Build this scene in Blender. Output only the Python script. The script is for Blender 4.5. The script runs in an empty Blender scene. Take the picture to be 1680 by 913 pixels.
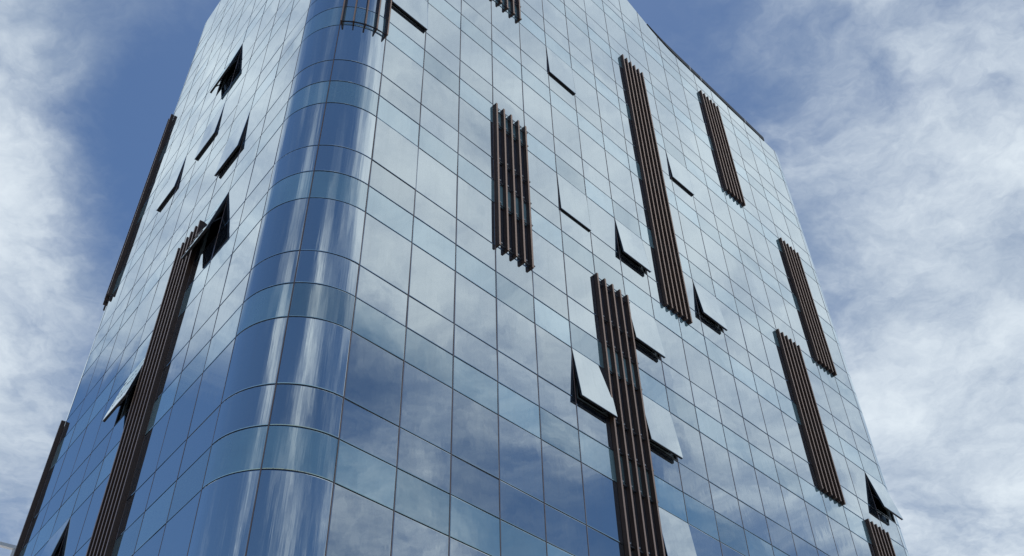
import bpy, bmesh, math, random
from mathutils import Vector, Matrix

random.seed(7)
R_ = math.radians
sc = bpy.context.scene
COL = sc.collection

# ------------------------------------------------------------------ camera
CAM_H = 1.6
PITCH, ROLL, FPX = R_(43.94199), R_(-1.86962), 1632.042
fw = Vector((0, math.cos(PITCH), math.sin(PITCH)))
up0 = Vector((0, -math.sin(PITCH), math.cos(PITCH)))
rt0 = Vector((1, 0, 0))
rt = rt0 * math.cos(ROLL) + up0 * math.sin(ROLL)
upv = rt0 * -math.sin(ROLL) + up0 * math.cos(ROLL)
cd = bpy.data.cameras.new('camera')
cam = bpy.data.objects.new('camera', cd)
COL.objects.link(cam)
m = Matrix((rt, upv, -fw)).transposed().to_4x4()
m.translation = Vector((0, 0, CAM_H))
cam.matrix_world = m
cd.sensor_width = 36
cd.sensor_fit = 'HORIZONTAL'
cd.lens = 36 * FPX / 1680
cd.clip_start = 0.1
cd.clip_end = 6000
sc.camera = cam


def to_px(P):
    v = Vector(P) - Vector((0, 0, CAM_H))
    d = v.dot(fw)
    if d < 0.1:
        return None
    return (840 + FPX * v.dot(rt) / d, 456.5 - FPX * v.dot(upv) / d)


# ------------------------------------------------------------------ light, sky, exposure
SUN_EL, SUN_AZ = 74.0, 4.0          # azimuth clockwise from +Y (the camera looks along +Y)
sd = bpy.data.lights.new('sun', 'SUN')
sd.energy = 2.2
sd.angle = R_(0.53)
sd.color = (1.0, 0.95, 0.87)
sun = bpy.data.objects.new('sun', sd)
COL.objects.link(sun)
sv = Vector((math.sin(R_(SUN_AZ)) * math.cos(R_(SUN_EL)), math.cos(R_(SUN_AZ)) * math.cos(R_(SUN_EL)), math.sin(R_(SUN_EL))))
sun.rotation_euler = (-sv).to_track_quat('-Z', 'Y').to_euler()
sun.location = sv * 200

sc.view_settings.view_transform = 'Standard'
sc.view_settings.look = 'None'
sc.view_settings.exposure = 0.0
sc.view_settings.gamma = 1.0
sc.view_settings.use_curve_mapping = False

world = bpy.data.worlds.new('World')
sc.world = world
world.use_nodes = True
NT = world.node_tree
NT.nodes.clear()


class G:
    """tiny helper to write node graphs as expressions"""

    def __init__(self, nt):
        self.nt = nt

    def n(self, t, **k):
        nd = self.nt.nodes.new(t)
        for a, b in k.items():
            setattr(nd, a, b)
        return nd

    def put(self, sock, v):
        if isinstance(v, bpy.types.NodeSocket):
            self.nt.links.new(v, sock)
        else:
            sock.default_value = v

    def math(self, op, a, b=None, c=None, clamp=False):
        nd = self.n('ShaderNodeMath', operation=op, use_clamp=clamp)
        self.put(nd.inputs[0], a)
        if b is not None:
            self.put(nd.inputs[1], b)
        if c is not None:
            self.put(nd.inputs[2], c)
        return nd.outputs[0]

    def vm(self, op, a, b=None, out=0):
        nd = self.n('ShaderNodeVectorMath', operation=op)
        self.put(nd.inputs[0], a)
        if b is not None:
            self.put(nd.inputs[3 if op == 'SCALE' else 1], b)
        return nd.outputs[out]

    def noise(self, vec, scale, detail=6, rough=0.55, dist=0.0, out='Fac'):
        nd = self.n('ShaderNodeTexNoise')
        self.put(nd.inputs['Vector'], vec)
        nd.inputs['Scale'].default_value = scale
        nd.inputs['Detail'].default_value = detail
        nd.inputs['Roughness'].default_value = rough
        nd.inputs['Distortion'].default_value = dist
        return nd.outputs[out]

    def mix(self, fac, a, b):
        nd = self.n('ShaderNodeMix', data_type='RGBA')
        self.put(nd.inputs[0], fac)
        self.put(nd.inputs[6], a)
        self.put(nd.inputs[7], b)
        return nd.outputs[2]

    def ramp(self, fac, lo, hi):
        nd = self.n('ShaderNodeMapRange', interpolation_type='SMOOTHSTEP')
        self.put(nd.inputs['Value'], fac)
        nd.inputs['From Min'].default_value = lo
        nd.inputs['From Max'].default_value = hi
        return nd.outputs['Result']


def dirv(az, el):
    a, e = R_(az), R_(el)
    return (math.sin(a) * math.cos(e), math.cos(a) * math.cos(e), math.sin(e))


g = G(NT)
sky = g.n('ShaderNodeTexSky', sky_type='NISHITA')
sky.sun_disc = False
sky.sun_elevation = R_(SUN_EL)
sky.sun_rotation = R_(SUN_AZ)
sky.altitude = 50
sky.air_density = 1.0
sky.dust_density = 0.2
sky.ozone_density = 1.5
tc = g.n('ShaderNodeTexCoord')
D = tc.outputs['Generated']
sep = g.n('ShaderNodeSeparateXYZ')
g.put(sep.inputs[0], D)
# cloud layer: the direction carried up to a flat layer overhead
zc = g.math('MAXIMUM', sep.outputs[2], 0.06)
inv = g.math('DIVIDE', 1.0, g.math('ADD', zc, 0.12))
lay = g.vm('SCALE', D, inv)
warp = g.noise(lay, 2.4, 6, 0.6, out='Color')
lay2 = g.vm('ADD', lay, g.vm('SCALE', g.vm('SUBTRACT', warp, (0.5, 0.5, 0.5)), 0.30))
n1 = g.noise(lay2, 2.6, 12, 0.60)
n2 = g.noise(lay2, 9.0, 10, 0.62)
mp = g.n('ShaderNodeMapping')
mp.inputs['Rotation'].default_value = (0, 0, R_(35))
mp.inputs['Scale'].default_value = (1.0, 1.9, 1.0)
g.put(mp.inputs['Vector'], lay2)
n3 = g.noise(mp.outputs[0], 2.6, 10, 0.66)
# where the banks of cloud stand and where the sky is open: (azimuth, elevation, size in degrees, amount)
LOBES = [
    (-46, 50, 8.5, .72), (-41, 41, 7, .36), (-46, 44, 8, .22), (-33, 32, 8, .32), (-30, 25, 6, .50), (-38, 35, 6, .3),
    (-31, 50, 6, -.60), (-33, 43, 4.0, -.18), (-27, 44, 6, -.36),
    (17, 58, 6, -.20), (23, 50, 3.5, -.16), (24, 54, 4, .12),
    (41, 49, 9, .20), (31, 42, 8, .20), (27, 31, 9, .62), (38, 39, 9, .34), (28, 24, 8, .5), (30, 54, 5, .20),
    (-58, 46, 8, .85), (-56, 55, 8, .65), (-52, 43, 4, .4), (-57, 39.5, 4, .75), (-57, 30.5, 6.0, -.85), (-52, 30, 3.5, -.3), (-66, 31, 8, -.5),
    (98, 53, 9, .95), (87, 55, 9, .85), (75, 54, 9, .95), (92, 46, 6, .35), (91, 53, 13, .5), (66, 45, 8, .75), (66, 33, 7, .55), (84, 40, 18, .20), (84, 54, 14, .35), (90, 29, 12, .12), (84, 46, 6, .25),
    (99, 39, 4.0, -.62), (99, 29, 3.5, .35), (88, 33, 2.5, -.22), (84, 30, 4, -.20), (79, 30, 4, -.38), (72.5, 42, 2.2, -.50), (79, 37, 2.5, -.35),
    (150, 46, 24, -.22), (-160, 46, 26, -.24), (-100, 45, 22, -.36), (49, 36, 9, .6), (50, 27, 9, .6), (56, 48, 7, .5),
    (114, 53, 9, .80), (163, 42, 9, .52), (158, 30, 12, .62), (-142, 50, 7, .65), (-148, 36, 7, .75), (128, 56, 6, .4), (-118, 50, 4, .2),
]
field = None
for az, el, size, amt in LOBES:
    k = 1.0 / (1 - math.cos(R_(size))) * 0.69
    dt = g.vm('DOT_PRODUCT', D, dirv(az, el), out=1)
    e = g.math('EXPONENT', g.math('MULTIPLY', g.math('SUBTRACT', dt, 1.0), k))
    field = g.math('MULTIPLY_ADD', e, amt, field if field is not None else 0.0)
field = g.math('MULTIPLY', g.math('TANH', g.math('MULTIPLY', field, 1.0)), 1.22)
nsum = g.math('ADD', g.math('MULTIPLY', n1, 0.56), g.math('ADD', g.math('MULTIPLY', n3, 0.20), g.math('MULTIPLY', n2, 0.24)))
dens = g.math('ADD', g.math('MULTIPLY', g.math('SUBTRACT', nsum, 0.5), 4.2), field)
cover = g.ramp(dens, -0.30, 1.0)
thick = g.ramp(g.math('ADD', dens, g.math('MULTIPLY', g.math('SUBTRACT', g.noise(lay2, 4.0, 9, 0.66), 0.5), 3.0)), -0.1, 1.9)
CLOUD_THIN = (3.1, 4.0, 5.4, 1)
CLOUD_THICK = (8.3, 9.1, 9.7, 1)
ccol = g.mix(thick, CLOUD_THIN, CLOUD_THICK)
SKY_TINT = (0.63, 0.76, 0.88, 1)
tint = g.n('ShaderNodeMix', data_type='RGBA', blend_type='MULTIPLY')
tint.inputs[0].default_value = 1.0
g.put(tint.inputs[6], sky.outputs[0])
tint.inputs[7].default_value = SKY_TINT
mixd = g.mix(g.math('MULTIPLY', cover, 0.94), tint.outputs[2], ccol)
bg = g.n('ShaderNodeBackground')
g.put(bg.inputs[0], mixd)
bg.inputs[1].default_value = 0.1
wo = g.n('ShaderNodeOutputWorld')
NT.links.new(bg.outputs[0], wo.inputs[0])


# ------------------------------------------------------------------ materials
def mat(name):
    mt = bpy.data.materials.new(name)
    mt.use_nodes = True
    mt.node_tree.nodes.clear()
    return mt, G(mt.node_tree)


def finish(gg, sock):
    o = gg.n('ShaderNodeOutputMaterial')
    gg.nt.links.new(sock, o.inputs[0])


def paint(name, col, rough=0.5, metal=0.0, vary=0.25, scale=6.0, stretch=(1, 1, 0.15)):
    mt, q = mat(name)
    tcx = q.n('ShaderNodeTexCoord')
    mpx = q.n('ShaderNodeMapping')
    mpx.inputs['Scale'].default_value = stretch
    q.put(mpx.inputs[0], tcx.outputs['Object'])
    f = q.noise(mpx.outputs[0], scale, 6, 0.6)
    c = q.mix(f, tuple(x * (1 - vary) for x in col) + (1,), tuple(min(1, x * (1 + vary)) for x in col) + (1,))
    b = q.n('ShaderNodeBsdfPrincipled')
    q.put(b.inputs['Base Color'], c)
    q.put(b.inputs['Roughness'], q.math('MULTIPLY_ADD', f, 0.2, rough - 0.1))
    b.inputs['Metallic'].default_value = metal
    finish(q, b.outputs[0])
    return mt


def glass(name, backing, r0=0.54, tint=(0.91, 0.98, 1.0), bump=0.0016, stretch=(1, 1, 0.45), rough=0.0, back_spread=0.3):
    """coated facade glass: a mirror-like coating that grows stronger at grazing angles over a dark or painted backing"""
    mt, q = mat(name)
    geo = q.n('ShaderNodeNewGeometry')
    mpx = q.n('ShaderNodeMapping')
    mpx.inputs['Scale'].default_value = stretch
    q.put(mpx.inputs[0], geo.outputs['Position'])
    wav = q.noise(mpx.outputs[0], 1.5, 3, 0.5)
    bp = q.n('ShaderNodeBump')
    bp.inputs['Strength'].default_value = 1.0
    bp.inputs['Distance'].default_value = bump
    q.put(bp.inputs['Height'], wav)
    lw = q.n('ShaderNodeLayerWeight')
    lw.inputs['Blend'].default_value = 0.5
    face = lw.outputs['Facing']
    at = q.n('ShaderNodeAttribute', attribute_name='pane_tone')
    tone = at.outputs['Fac']
    r0v = q.math('MULTIPLY_ADD', q.math('SUBTRACT', tone, 0.5), 0.10, r0)
    fac = q.math('MULTIPLY_ADD', q.math('POWER', face, 1.9), q.math('SUBTRACT', 1.0, r0v), r0v)
    gl = q.n('ShaderNodeBsdfGlossy')
    gl.inputs['Color'].default_value = tint + (1,)
    gl.inputs['Roughness'].default_value = rough
    q.put(gl.inputs['Normal'], bp.outputs[0])
    dirt = q.noise(geo.outputs['Position'], 0.9, 5, 0.65)
    c = q.mix(dirt, tuple(x * (1 - back_spread) for x in backing) + (1,), tuple(x * (1 + back_spread) for x in backing) + (1,))
    df = q.n('ShaderNodeBsdfDiffuse')
    q.put(df.inputs[0], q.vm('SCALE', c, q.math('MULTIPLY_ADD', tone, 1.0, 0.5)))
    mx = q.n('ShaderNodeMixShader')
    q.put(mx.inputs[0], fac)
    q.nt.links.new(df.outputs[0], mx.inputs[1])
    q.nt.links.new(gl.outputs[0], mx.inputs[2])
    # thin dust and run marks, streaked downwards
    mpd = q.n('ShaderNodeMapping')
    mpd.inputs['Scale'].default_value = (3.0, 3.0, 0.22)
    q.put(mpd.inputs[0], geo.outputs['Position'])
    du = q.ramp(q.noise(mpd.outputs[0], 2.2, 6, 0.7), 0.45, 0.85)
    dd = q.n('ShaderNodeBsdfDiffuse')
    dd.inputs[0].default_value = (0.42, 0.41, 0.40, 1)
    m2 = q.n('ShaderNodeMixShader')
    q.put(m2.inputs[0], q.math('MULTIPLY_ADD', du, 0.09, 0.01))
    q.nt.links.new(mx.outputs[0], m2.inputs[1])
    q.nt.links.new(dd.outputs[0], m2.inputs[2])
    finish(q, m2.outputs[0])
    return mt


M_VIS = glass('vision_glass', (0.020, 0.030, 0.050))
M_SPN = glass('spandrel_glass', (0.36, 0.62, 0.66), r0=0.38)
M_CRV = glass('curved_glass', (0.045, 0.080, 0.120), r0=0.66, bump=0.006, stretch=(4.0, 4.0, 0.14))
M_CSP = glass('curved_spandrel_glass', (0.26, 0.48, 0.52), r0=0.46, bump=0.006, stretch=(4.0, 4.0, 0.14))
M_JNT = paint('joint_gasket', (0.020, 0.022, 0.026), 0.6)
M_MUL = paint('mullion_aluminium', (0.36, 0.26, 0.23), 0.45, 0.3)
M_TRN = paint('transom_aluminium', (0.045, 0.05, 0.06), 0.45, 0.3)
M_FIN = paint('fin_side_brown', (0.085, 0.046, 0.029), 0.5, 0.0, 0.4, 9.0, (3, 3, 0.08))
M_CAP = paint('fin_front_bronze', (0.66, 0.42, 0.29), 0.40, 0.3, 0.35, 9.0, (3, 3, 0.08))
M_BRK = paint('bracket_steel', (0.42, 0.42, 0.42), 0.4, 0.6)
M_RAIL = paint('rail_steel', (0.06, 0.06, 0.065), 0.45, 0.4)
M_BLK = paint('black_frame', (0.012, 0.012, 0.014), 0.45)
M_GRY = paint('inner_frame_grey', (0.36, 0.45, 0.47), 0.35)
M_INP = paint('sash_inner_glass', (0.05, 0.065, 0.07), 0.15)
M_CORE = paint('interior_dark', (0.05, 0.05, 0.05), 0.9)
M_COP = paint('coping_dark', (0.025, 0.025, 0.03), 0.5, 0.3)
M_PALE = paint('pale_render', (0.62, 0.62, 0.60), 0.8, 0, 0.08, 0.8, (1, 1, 1))
M_WHT = paint('white_paint', (0.78, 0.78, 0.77), 0.6, 0, 0.06, 1.0, (1, 1, 1))
M_PWIN = glass('far_window_glass', (0.03, 0.04, 0.05), r0=0.2)
M_GRD = paint('paving', (0.22, 0.21, 0.20), 0.85, 0, 0.25, 0.5, (1, 1, 1))

# ------------------------------------------------------------------ outline of the tower
W_R, W_L = 1.5575123, 1.6225263
NR, NL_COLS = 18, 9
R0 = Vector((-3.6790749, 17.02809656))
L0 = Vector((-6.33414603, 17.10921827))
aR, aL = R_(46.37631879), R_(130.27280583)
dR = Vector((math.cos(aR), math.sin(aR)))
dL = Vector((math.cos(aL), math.sin(aL)))
nR_a = aR - math.pi / 2
nL_a = aL + math.pi / 2 - 2 * math.pi        # -139.7 degrees
TURN = nR_a - nL_a
RAD = 1.987 * math.tan((math.pi - TURN) / 2)
nR = Vector((math.cos(nR_a), math.sin(nR_a)))
ARC = RAD * TURN
Z0 = 14.90883404 + CAM_H                      # height of the reference transom
H, TALL, SPN = 4.0, 1.890, 2.9525
S_RE = NR * W_R                               # right end of the right face
S_LE = -ARC - NL_COLS * W_L                   # left end of the left face
R_END = 1.7
ARC_E = R_END * math.pi / 2


def out(s):
    """point and outward normal angle of the outline at run s (0 = where the right face leaves the rounded corner)"""
    if s > S_RE + ARC_E:
        base, na = out(S_RE + ARC_E)
        d = Vector((-math.sin(na), math.cos(na)))
        return base + d * (s - S_RE - ARC_E), na
    if s > S_RE:
        e = R0 + dR * S_RE
        c = e - nR * R_END
        na = nR_a + (s - S_RE) / R_END
        return c + Vector((math.cos(na), math.sin(na))) * R_END, na
    if s >= 0:
        return R0 + dR * s, nR_a
    if s > -ARC:
        c = R0 - nR * RAD
        na = nR_a + s / RAD
        return c + Vector((math.cos(na), math.sin(na))) * RAD, na
    if s >= S_LE:
        return L0 + dL * (-ARC - s), nL_a
    if s >= S_LE - ARC_E:
        e = L0 + dL * (NL_COLS * W_L)
        nn = Vector((math.cos(nL_a), math.sin(nL_a)))
        c = e - nn * R_END
        na = nL_a + (s - S_LE) / R_END
        return c + Vector((math.cos(na), math.sin(na))) * R_END, na
    base, na = out(S_LE - ARC_E)
    d = Vector((-math.sin(na), math.cos(na)))
    return base + d * (s - S_LE + ARC_E), na


def pt(s, z, off=0.0):
    q, na = out(s)
    return Vector((q.x + math.cos(na) * off, q.y + math.sin(na) * off, Z0 + z))


def sR(i):
    return i * W_R


def sL(j):
    return -ARC - j * W_L


# ------------------------------------------------------------------ mesh helpers
def link(name, me, parent=None, mats=()):
    o = bpy.data.objects.new(name, me)
    COL.objects.link(o)
    for mm in mats:
        me.materials.append(mm)
    if parent:
        o.parent = parent
    return o


class MB:
    def __init__(self):
        self.v, self.f, self.mi, self.sm, self.tone = [], [], [], [], []

    def quad_grid(self, pts, mi=0, smooth=False, flat_ring=False):
        """pts[i][k]"""
        ni, nk = len(pts), len(pts[0])
        if flat_ring:
            # the ground edge of a pane: quads of their own, so the face of the pane keeps clean normals
            self.quad_grid([r[1:-1] for r in pts[1:-1]], mi, smooth)
            for i in range(ni - 1):
                for k in range(nk - 1):
                    if i in (0, ni - 2) or k in (0, nk - 2):
                        self.quad_grid([[pts[i][k], pts[i][k + 1]], [pts[i + 1][k], pts[i + 1][k + 1]]], mi, False)
            return
        b = len(self.v)
        for row in pts:
            self.v.extend(tuple(p) for p in row)
        for i in range(ni - 1):
            for k in range(nk - 1):
                self.f.append((b + i * nk + k, b + (i + 1) * nk + k, b + (i + 1) * nk + k + 1, b + i * nk + k + 1))
                self.mi.append(mi)
                self.sm.append(smooth)

    def hexa(self, c8, mi=0, face_mi=None):
        """8 corners: bottom 0-3 and top 4-7, both anticlockwise from outside above"""
        b = len(self.v)
        self.v.extend(tuple(p) for p in c8)
        fs = [(3, 2, 1, 0), (4, 5, 6, 7), (0, 1, 5, 4), (1, 2, 6, 5), (2, 3, 7, 6), (3, 0, 4, 7)]
        for j, f in enumerate(fs):
            self.f.append(tuple(b + x for x in f))
            self.mi.append(face_mi.get(j, mi) if face_mi else mi)
            self.sm.append(False)

    def bar(self, s0, s1, z0, z1, o0, o1, mi=0, face_mi=None):
        """box following the facade frame at run s0..s1; o0 inner offset, o1 outer offset"""
        c = [pt(s0, z0, o1), pt(s1, z0, o1), pt(s1, z0, o0), pt(s0, z0, o0),
             pt(s0, z1, o1), pt(s1, z1, o1), pt(s1, z1, o0), pt(s0, z1, o0)]
        self.hexa(c, mi, face_mi)

    def box(self, x0, x1, y0, y1, z0, z1, mi=0, M=None):
        c = [Vector(q) for q in ((x0, y0, z0), (x1, y0, z0), (x1, y1, z0), (x0, y1, z0), (x0, y0, z1), (x1, y0, z1), (x1, y1, z1), (x0, y1, z1))]
        if M:
            c = [M @ q for q in c]
        self.hexa(c, mi)

    def build(self, name, mats, parent=None):
        me = bpy.data.meshes.new(name)
        me.from_pydata(self.v, [], self.f)
        me.polygons.foreach_set('material_index', self.mi)
        me.polygons.foreach_set('use_smooth', self.sm)
        if self.tone:
            at = me.attributes.new('pane_tone', 'FLOAT', 'FACE')
            at.data.foreach_set('value', self.tone)
        me.update()
        return link(name, me, parent, mats)


def empty(name, loc=(0, 0, 0), parent=None):
    o = bpy.data.objects.new(name, None)
    COL.objects.link(o)
    o.location = loc
    o.empty_display_size = 0.5
    if parent:
        o.parent = parent
    return o


# ------------------------------------------------------------------ ground
mb = MB()
mb.quad_grid([[(-3000, -3000, 0), (-3000, 3000, 0)], [(3000, -3000, 0), (3000, 3000, 0)]])
o = mb.build('ground', [M_GRD])
o['kind'] = 'structure'

# ------------------------------------------------------------------ the tower
tower = empty('office_tower')
tower['label'] = 'tall glass office tower with a rounded corner, brown vertical fins and open windows'
tower['category'] = 'office building'

# open windows: face, column, floor, opening angle
WINDOWS = [
    ('R', 0, 4, 3.2), ('R', 5, 5, 2.2), ('R', 5, 3, 1.8), ('R', 7, 3, 6.0), ('R', 10, 5, 2.6), ('R', 5, 1, 7.0),
    ('R', 7, 2, 6.0), ('R', 7, 1, 6.5), ('R', 7, 0, 6.0), ('R', 10, 3, 6.0), ('R', 17, 2, 11.0),
    ('L', 4, 5, 8.5), ('L', 4, 4, 2.2), ('L', 2, 3, 3.4), ('L', 6, 4, 2.6), ('L', 2, 2, 11.5), ('L', 4, 1, 11.0), ('L', 6, 0, 8.0),
    ('R', 0, 2, 0.35),
]
WSET = {(a, b, c) for a, b, c, d in WINDOWS}
TOP = 30.80           # top of the glass over the far right
TOP_HI = 32.05        # top of the glass elsewhere


def top_at(s):
    i = s / W_R
    if i <= 9.4:
        return TOP_HI
    if i >= 12.0:
        return TOP
    t = (i - 9.4) / 2.6
    return TOP_HI + (TOP - TOP_HI) * (1 - (1 - t) ** 1.6)


# columns of the facade as (s0, s1, face, index, curved)
COLS = []
for j in range(4):
    a = S_LE - ARC_E - j * 1.62
    COLS.append((a - 1.62, a, 'E', j, False))
for j in range(2):
    COLS.append((S_LE - ARC_E * (j + 1) / 2, S_LE - ARC_E * j / 2, 'E', 9, True))
for j in range(NL_COLS):
    COLS.append((sL(j + 1), sL(j), 'L', j, False))
COLS.append((-ARC, -ARC / 2, 'C', 0, True))
COLS.append((-ARC / 2, 0, 'C', 1, True))
for i in range(NR):
    COLS.append((sR(i), sR(i + 1), 'R', i, False))
for j in range(2):
    COLS.append((S_RE + ARC_E * j / 2, S_RE + ARC_E * (j + 1) / 2, 'E', 9, True))
for j in range(4):
    a = S_RE + ARC_E + j * 1.62
    COLS.append((a, a + 1.62, 'E', j, False))

# bands: (z bottom, z top, kind, floor)
BANDS = []
for k in range(-2, 8):
    BANDS.append((k * H - TALL, k * H, 'tall', k))
    BANDS.append((k * H - SPN, k * H - TALL, 'mid', k))
    BANDS.append((k * H - H, k * H - SPN, 'spn', k))
BANDS.append((28.0, 8 * H - SPN, 'spn', 8))
BANDS.append((8 * H - SPN, 29.74, 'mid', 8))
BANDS.append((29.74, None, 'tall', 8))
BANDS.append((-Z0 + 0.3, -3 * H, 'tall', -3))

GAP = 0.016


def pane_grid(mbx, s0, s1, z0, z1, curved, kind, bow=True):
    a, b = s0 + GAP, s1 - GAP
    e = 0.014 / (b - a)
    nx = 11 if curved else 3
    ts = [0, e] + [j / (nx + 1) for j in range(1, nx + 1)] + [1 - e, 1]
    ends = [z1 - GAP] * 2 if z1 is not None else [top_at(a) - 0.02, top_at(b) - 0.02]
    ez = 0.014 / (ends[0] - z0)
    us = [0, ez, .25, .5, .75, 1 - ez, 1]
    bw = random.uniform(-0.0024, 0.0032) if not curved else random.uniform(-0.002, 0.002)
    c4 = [random.gauss(0, 0.0028) for _ in range(4)]
    pts = []
    for t in ts:
        row = []
        s = a + (b - a) * t
        zt = ends[0] + (ends[1] - ends[0]) * t if z1 is not None else top_at(s) - 0.02
        for u in us:
            z = z0 + GAP + (zt - z0 - GAP) * u
            off = bw * 4 * t * (1 - t) * 4 * u * (1 - u)
            off += (c4[0] * (1 - t) + c4[1] * t) * (1 - u) + (c4[2] * (1 - t) + c4[3] * t) * u
            if t in (0, 1) or u in (0, 1):
                off -= 0.004
            row.append(pt(s, z, off))
        pts.append(row)
    mbx.quad_grid(pts, 0, True, True)
    # the edge returns to the joint, so that a pane is a slab with depth
    back = []
    for t, u in ((0, 0), (1, 0), (1, 1), (0, 1)):
        s = a + (b - a) * t
        zt = (ends[0] + (ends[1] - ends[0]) * t)
        back.append((s, z0 + GAP + (zt - z0 - GAP) * u))
    for q in range(4):
        (sa, za), (sb, zb) = back[q], back[(q + 1) % 4]
        n = 12 if (curved and sa != sb) else 1
        pp = [[pt(sa + (sb - sa) * j / n, za + (zb - za) * j / n, -0.03), pt(sa + (sb - sa) * j / n, za + (zb - za) * j / n, -0.004)] for j in range(n + 1)]
        mbx.quad_grid(pp, 0, False)
    tn = min(1, max(0, random.gauss(0.5, 0.28)))
    mbx.tone += [tn] * (len(mbx.f) - len(mbx.tone))


def px_area(s0, s1, z0, z1):
    """pixels of a panel inside the frame"""
    q = [to_px(pt(s, z)) for s, z in ((s0, z0), (s1, z0), (s1, z1), (s0, z1))]
    if any(p is None for p in q):
        return 0
    # corner normal must face the camera
    mid, na = out((s0 + s1) / 2)
    if mid.x * math.cos(na) + mid.y * math.sin(na) > 0:
        return 0
    q = [(min(max(x, 0), 1680), min(max(y, 0), 913)) for x, y in q]
    ar = 0
    for i in range(4):
        ar += q[i][0] * q[(i + 1) % 4][1] - q[(i + 1) % 4][0] * q[i][1]
    return abs(ar) / 2


panels = []
for (s0, s1, fc, ci, cv) in COLS:
    for (z0, z1, kd, k) in BANDS:
        if kd == 'tall' and (fc, ci, k) in WSET:
            continue
        zt = z1 if z1 is not None else top_at((s0 + s1) / 2)
        panels.append((px_area(s0, s1, z0, zt), s0, s1, z0, z1, kd, k, cv))
panels.sort(key=lambda q: -q[0])
count = {'glass_pane': 0, 'spandrel_panel': 0}
rest = {'glass_pane': MB(), 'spandrel_panel': MB(), 'curved_pane': MB(), 'curved_spandrel_panel': MB()}
rest_mat = {'glass_pane': M_VIS, 'spandrel_panel': M_SPN, 'curved_pane': M_CRV, 'curved_spandrel_panel': M_CSP}
LIMIT = {'glass_pane': 100, 'spandrel_panel': 100, 'curved_pane': 100, 'curved_spandrel_panel': 100}
count = {k: 0 for k in LIMIT}
for ar, s0, s1, z0, z1, kd, k, cv in panels:
    nm = ('curved_spandrel_panel' if cv else 'spandrel_panel') if kd == 'spn' else ('curved_pane' if cv else 'glass_pane')
    if ar > 4 and count[nm] < LIMIT[nm]:
        count[nm] += 1
        mbx = MB()
        pane_grid(mbx, s0, s1, z0, z1, cv, kd)
        mbx.build(nm, [rest_mat[nm]], tower)
    else:
        pane_grid(rest[nm], s0, s1, z0, z1, cv, kd)
for nm, mbx in rest.items():
    if mbx.v:
        o = mbx.build(nm, [rest_mat[nm]], tower)
        o['kind'] = 'stuff'

# mullions (one per line) and transoms (one ring per level)
lines = sorted({round(c[0], 5) for c in COLS} | {round(c[1], 5) for c in COLS})
Z_BASE = -Z0 + 0.3
for s in lines:
    mbx = MB()
    zt = top_at(s) - 0.03
    mbx.bar(s - 0.05, s + 0.05, Z_BASE, zt, -0.09, -0.026, 1)
    mbx.bar(s - 0.010, s + 0.010, Z_BASE, zt, -0.026, 0.004, 0)
    mbx.build('mullion', [M_MUL, M_JNT], tower)
levels = sorted({round(b[0], 4) for b in BANDS if b[3] > -3} | {round(b[1], 4) for b in BANDS if b[1] is not None})
for z in levels:
    mbx = MB()
    stops = []
    for (s0, s1, fc, ci, cv) in COLS:
        n = 8 if cv else 1
        stops += [s0 + (s1 - s0) * j / n for j in range(n)]
    stops.append(COLS[-1][1])
    for a, b in ((-0.045, 0.045),):
        for j in range(len(stops) - 1):
            mbx.bar(stops[j], stops[j + 1], z + a, z + b, -0.085, -0.029, 1)
            mbx.bar(stops[j], stops[j + 1], z - 0.0085, z + 0.0085, -0.029, 0.0015, 0)
    mbx.build('transom', [M_TRN, M_JNT], tower)

# dark core behind the glass, with the roof deck
mbx = MB()
ring = []
for (s0, s1, fc, ci, cv) in COLS:
    n = 6 if cv else 1
    ring += [s0 + (s1 - s0) * j / n for j in range(n)]
ring.append(COLS[-1][1])
top_z = 30.2
mbx.quad_grid([[pt(s, -Z0 + 0.02, -0.9), pt(s, top_z, -0.9)] for s in ring], 0)
a, b = pt(ring[0], 0, -0.9), pt(ring[-1], 0, -0.9)
back = [b, Vector((b.x - 4, b.y + 12, b.z)), Vector((a.x + 4, a.y + 12, a.z)), a]
mbx.quad_grid([[Vector((q.x, q.y, 0.02)), Vector((q.x, q.y, Z0 + top_z))] for q in back], 0)
bi = len(mbx.v)
poly = [pt(s, top_z, -0.9) for s in ring] + [Vector((q.x, q.y, Z0 + top_z)) for q in back[1:3]]
mbx.v.extend(tuple(q) for q in poly)
mbx.f.append(tuple(range(bi, bi + len(poly))))
mbx.mi.append(0)
mbx.sm.append(False)
mbx.build('wall', [M_CORE], tower)
# parapet backing and floor edges closing the gap between glass and core
mbx = MB()
for (s0, s1, fc, ci, cv) in COLS:
    n = 6 if cv else 2
    ss = [s0 + (s1 - s0) * j / n for j in range(n + 1)]
    mbx.quad_grid([[pt(s, 29.2, -0.10), pt(s, top_at(s) - 0.02, -0.10)] for s in ss], 0)
    mbx.quad_grid([[pt(s, top_at(s) - 0.02, -0.001), pt(s, top_at(s) - 0.02, -0.10)] for s in ss], 0)
mbx.build('parapet', [M_CORE], tower)
mbx = MB()
for k in range(-3, 9):
    for z in (k * H - TALL - 0.06, k * H + 0.06):
        if z > 30:
            continue
        mbx.quad_grid([[pt(s, z, -0.9), pt(s, z, -0.086)] for s in ring], 0)
mbx.build('floor_edge', [M_CORE], tower)

# dark coping rail above the glass on the far right stretch, in lengths with light clips between
def rail_h(i):
    return 0.30 * min(1.0, max(0.03, (i - 10.5) / 1.3))


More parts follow.
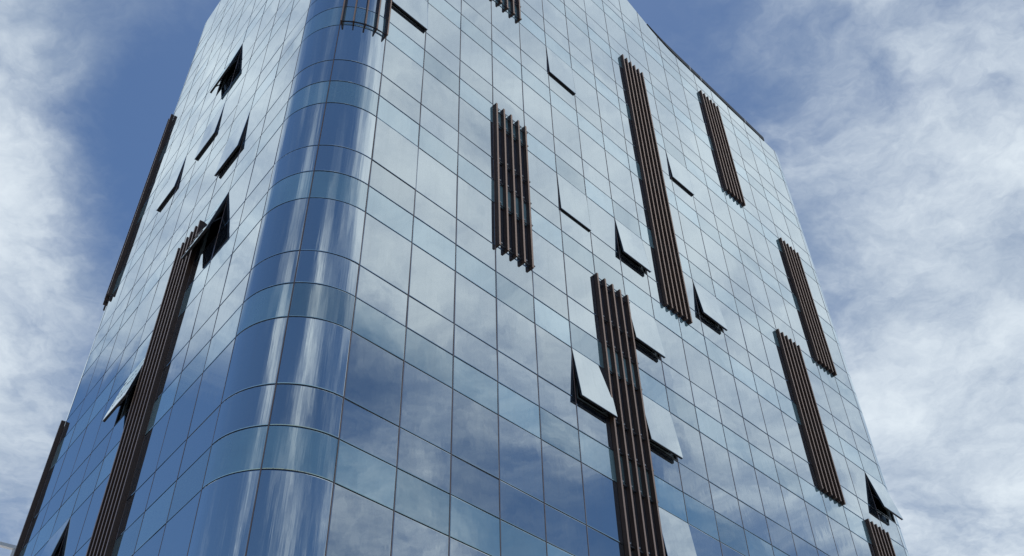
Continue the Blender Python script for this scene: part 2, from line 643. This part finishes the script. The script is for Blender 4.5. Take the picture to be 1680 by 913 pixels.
for a, b in ((10.5, 12.78), (12.86, 13.42), (13.5, 16.1), (16.18, 17.35)):
    mbx = MB()
    n = 10
    for j in range(n):
        u0, u1 = a + (b - a) * j / n, a + (b - a) * (j + 1) / n
        t0, t1 = top_at(sR(u0)), top_at(sR(u1))
        c = [pt(sR(u0), t0 - 0.02, 0.03), pt(sR(u1), t1 - 0.02, 0.03), pt(sR(u1), t1 - 0.02, -0.22), pt(sR(u0), t0 - 0.02, -0.22),
             pt(sR(u0), t0 + rail_h(u0), 0.03), pt(sR(u1), t1 + rail_h(u1), 0.03), pt(sR(u1), t1 + rail_h(u1), -0.22), pt(sR(u0), t0 + rail_h(u0), -0.22)]
        mbx.hexa(c, 0)
    mbx.build('coping_rail', [M_COP], tower)
for a in (12.82, 13.46, 16.14):
    mbx = MB()
    mbx.bar(sR(a) - 0.05, sR(a) + 0.05, TOP - 0.02, TOP + 0.33, -0.2, 0.035, 0)
    mbx.build('rail_clip', [M_BRK], tower)

# ------------------------------------------------------------------ fin screens
FD0, FD1, FT = 0.008, 0.15, 0.068


def fin_screen(s_list, z0, z1, curved=False, ft=FT, fd1=FD1, brackets=False):
    scr = empty('louvre_screen', pt(s_list[0], z0, 0.0), tower)
    inv_ = Matrix.Translation(-pt(s_list[0], z0, 0.0))

    def place(o):
        o.data.transform(inv_)
        return o
    for s in s_list:
        mbx = MB()
        q, na = out(s)
        t = Vector((-math.sin(na), math.cos(na), 0))
        n = Vector((math.cos(na), math.sin(na), 0))
        base = Vector((q.x, q.y, 0))
        c = []
        for z in (z0, z1):
            for (dx, off) in ((-ft / 2, fd1), (ft / 2, fd1), (ft / 2, FD0), (-ft / 2, FD0)):
                c.append(base + t * dx + n * off + Vector((0, 0, Z0 + z)))
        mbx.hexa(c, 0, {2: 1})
        place(mbx.build('fin', [M_FIN, M_CAP], scr))
    # fixing rails at the transoms, with small light brackets between fin and glass
    zl = [z0 + 0.12] if curved else [z0 + 0.12] + [zz for zz in levels if z0 + 0.6 < zz < z1 - 0.5 and zz > -7] + [z1 - 0.3]
    for zz in zl:
        mbx = MB()
        for a, b in zip(s_list[:-1], s_list[1:]):
            nseg = 4 if curved else 1
            for j in range(nseg):
                sa, sb = a + (b - a) * j / nseg, a + (b - a) * (j + 1) / nseg
                mbx.bar(sa, sb, zz - 0.02, zz + 0.02, 0.04, 0.07, 0)
        place(mbx.build('rail', [M_RAIL], scr))
        if brackets:
            for s in s_list:
                mbx = MB()
                mbx.bar(s + ft / 2, s + ft / 2 + 0.09, zz + 0.021, zz + 0.055, 0.003, 0.125, 0)
                place(mbx.build('bracket', [M_BRK], scr))
    return scr


def row(s0, s1, n):
    return [s0 + (s1 - s0) * j / (n - 1) for j in range(n)]


def S(k):
    return k * H - SPN


fin_screen(row(-ARC / 2 + 0.06, -0.06, 5), 11.98, 20.0, True, 0.045, 0.17)
fin_screen(row(sR(3.03), sR(3.95), 5), 20.0, 28.0, brackets=True)
fin_screen(row(sR(3.03), sR(3.93), 5), 6.08, 13.02, brackets=True)
fin_screen(row(sR(8.50), sR(9.42), 6), 9.08, 25.0)
fin_screen(row(sR(13.08), sR(14.03), 6), 21.08, 29.15)
fin_screen(row(sR(5.96), sR(6.95), 5), -8.0, 7.98, brackets=True)
fin_screen(row(sR(16.0), sR(16.97), 6), 13.05, 21.0)
fin_screen(row(sR(13.95), sR(14.97), 6), 5.05, 13.0)
fin_screen(row(sR(16.08), sR(17.05), 6), -6.0, 5.1)
fin_screen(row(sL(3.95), sL(3.02), 6), -8.0, 8.0)
fin_screen(row(sL(9.0) - 1.2, sL(8.93), 5), 12.0, 23.6)
fin_screen(row(sL(9.0) - 1.4, sL(9.08), 5), -8.0, 6.1)


# ------------------------------------------------------------------ open top-hung windows
def awning(face, col, k, ang):
    if face == 'R':
        s0, s1 = sR(col), sR(col + 1)
    else:
        s0, s1 = sL(col + 1), sL(col)
    q, na = out((s0 + s1) / 2)
    t = Vector((-math.sin(na), math.cos(na), 0))
    n = Vector((math.cos(na), math.sin(na), 0))
    w, h = s1 - s0, TALL
    org = Vector((q.x, q.y, Z0 + k * H))         # middle of the head line
    F = Matrix(((-t.x, n.x, 0, org.x), (-t.y, n.y, 0, org.y), (0, 0, 1, org.z), (0, 0, 0, 1)))   # local x along, y outwards, z up
    win = empty('awning_window', (0, 0, 0), tower)
    win.matrix_world = F
    hw = w / 2 - 0.012

    def local(mbx, name, mats, parent):
        return mbx.build(name, mats, parent)
    # frame fixed in the wall
    mbx = MB()
    d0, d1, fwid = -0.07, -0.004, 0.05
    mbx.box(-hw, -hw + fwid, d0, d1, -h + 0.012, -0.012)
    mbx.box(hw - fwid, hw, d0, d1, -h + 0.012, -0.012)
    mbx.box(-hw + fwid, hw - fwid, d0, d1, -h + 0.012, -h + 0.012 + fwid)
    mbx.box(-hw + fwid, hw - fwid, d0, d1, -0.012 - fwid, -0.012)
    local(mbx, 'frame', [M_BLK], win)
    # grey inner lining set back behind the frame
    mbx = MB()
    g0, g1, gw = -0.15, -0.073, 0.20
    mbx.box(-hw, -hw + gw, g0, g1, -h + 0.012, -0.012)
    mbx.box(hw - gw, hw, g0, g1, -h + 0.012, -0.012)
    mbx.box(-hw + gw, hw - gw, g0, g1, -h + 0.012, -h + 0.012 + gw)
    mbx.box(-hw + gw, hw - gw, g0, g1, -0.012 - gw, -0.012)
    local(mbx, 'inner_lining', [M_GRY], win)
    # sash: dark frame ring carrying the pane, hinged at the head
    sash = empty('sash', (0, 0.004, -0.014), win)
    sash.rotation_euler = (R_(ang), 0, 0)
    L_ = h - 0.03
    mbx = MB()
    r0_, r1_, rw = -0.075, -0.006, 0.075
    mbx.box(-hw + 0.004, -hw + rw, r0_, r1_, -L_, 0)
    mbx.box(hw - rw, hw - 0.004, r0_, r1_, -L_, 0)
    mbx.box(-hw + rw, hw - rw, r0_, r1_, -L_, -L_ + rw)
    mbx.box(-hw + rw, hw - rw, r0_, r1_, -rw, 0)
    sm = mbx.build('sash_frame', [M_BLK], win)
    sm.matrix_local = Matrix.Translation((0, 0.004, -0.014)) @ Matrix.Rotation(R_(ang), 4, 'X')
    mbx = MB()
    mbx.box(-hw + rw, hw - rw, -0.03, -0.012, -L_ + rw, -rw)
    ip = mbx.build('inner_pane', [M_INP], win)
    ip.matrix_local = Matrix.Translation((0, 0.004, -0.014)) @ Matrix.Rotation(R_(ang), 4, 'X')
    mbx = MB()
    xs = [hw, hw - 0.014, hw / 2, 0, -hw / 2, -hw + 0.014, -hw]
    zs = [-L_ - 0.012, -L_ + 0.002, -L_ * .75, -L_ / 2, -L_ * .25, -0.014, 0]
    bw = random.uniform(0.001, 0.004)
    pts = []
    for x in xs:
        rowp = []
        for z in zs:
            y = 0.006 + bw * (1 - (x / hw) ** 2) * (1 - ((z + L_ / 2) / (L_ / 2)) ** 2)
            if x in (xs[0], xs[-1]) or z in (zs[0], zs[-1]):
                y = 0.002
            rowp.append((x, y, z))
        pts.append(rowp)
    mbx.quad_grid(pts, 0, True, True)
    for (xa, za), (xb, zb) in (((-hw, zs[0]), (hw, zs[0])), ((hw, zs[0]), (hw, 0)), ((hw, 0), (-hw, 0)), ((-hw, 0), (-hw, zs[0]))):
        mbx.quad_grid([[(xa, -0.006, za), (xa, 0.002, za)], [(xb, -0.006, zb), (xb, 0.002, zb)]], 0)
    mbx.tone = [0.5] * len(mbx.f)
    gp = mbx.build('pane', [M_VIS], win)
    gp.matrix_local = Matrix.Translation((0, 0.004, -0.014)) @ Matrix.Rotation(R_(ang), 4, 'X')
    bpy.data.objects.remove(sash)
    # stay arms from the jambs to the sash
    for sx in (-1, 1):
        mbx = MB()
        zf, za = -h * 0.55, -h * 0.80
        p0 = Vector((sx * (hw - fwid - 0.02), -0.05, zf))
        p1 = Vector((sx * (hw - rw - 0.03), 0.0, 0)) + Vector((0, math.sin(R_(ang)) * -za - 0.05, math.cos(R_(ang)) * za))
        dx = Vector((0.012, 0, 0))
        ax = (p1 - p0).normalized()
        up_ = ax.cross(Vector((1, 0, 0))).normalized() * 0.018
        c = [p0 - dx - up_, p0 + dx - up_, p0 + dx + up_, p0 - dx + up_, p1 - dx - up_, p1 + dx - up_, p1 + dx + up_, p1 - dx + up_]
        mbx.hexa(c, 0)
        mbx.build('stay_arm', [M_BLK], win)
    return win


for w_ in WINDOWS:
    awning(*w_)

# ------------------------------------------------------------------ pale block far away at the lower left
def ray(px, py, dist):
    d = (fw + rt * ((px - 840) / FPX) - upv * ((py - 456.5) / FPX)).normalized()
    return Vector((0, 0, CAM_H)) + d * dist


blk = empty('apartment_block')
blk['label'] = 'pale far apartment block showing only its white roof edge beside the tower'
blk['category'] = 'apartment building'
far = ray(10, 928, 95.0)
zt = far.z
th = R_(35)
Mb = Matrix.Translation((far.x, far.y, 0)) @ Matrix.Rotation(th, 4, 'Z')
mbx = MB()
mbx.box(-24, 0, 0, 16, 0, zt - 1.4, 0, Mb)
mbx.build('wall', [M_PALE], blk)
mbx = MB()
mbx.box(-25, 0.8, -0.8, 16.8, zt - 1.39, zt - 0.9, 0, Mb)
mbx.build('roof', [M_WHT], blk)
for i in range(8):
    for f in range(int(zt // 3.2) - 1):
        if f < int(zt // 3.2) - 5:
            continue
        mbx = MB()
        mbx.box(-22.6 + i * 2.8, -21.0 + i * 2.8, -0.04, -0.003, 3.2 * f + 4.0, 3.2 * f + 5.6, 0, Mb)
        mbx.build('window', [M_PWIN], blk)
for i in range(6):
    mbx = MB()
    mbx.box(-24.5 + i * 4.9, -24.2 + i * 4.9, -0.7, -0.4, zt - 0.89, zt + 1.2, 0, Mb)
    mbx.build('post', [M_WHT], blk)
mbx = MB()
mbx.box(-24.8, 0.6, -0.75, -0.35, zt + 1.21, zt + 1.5, 0, Mb)
mbx.build('roof_beam', [M_WHT], blk)
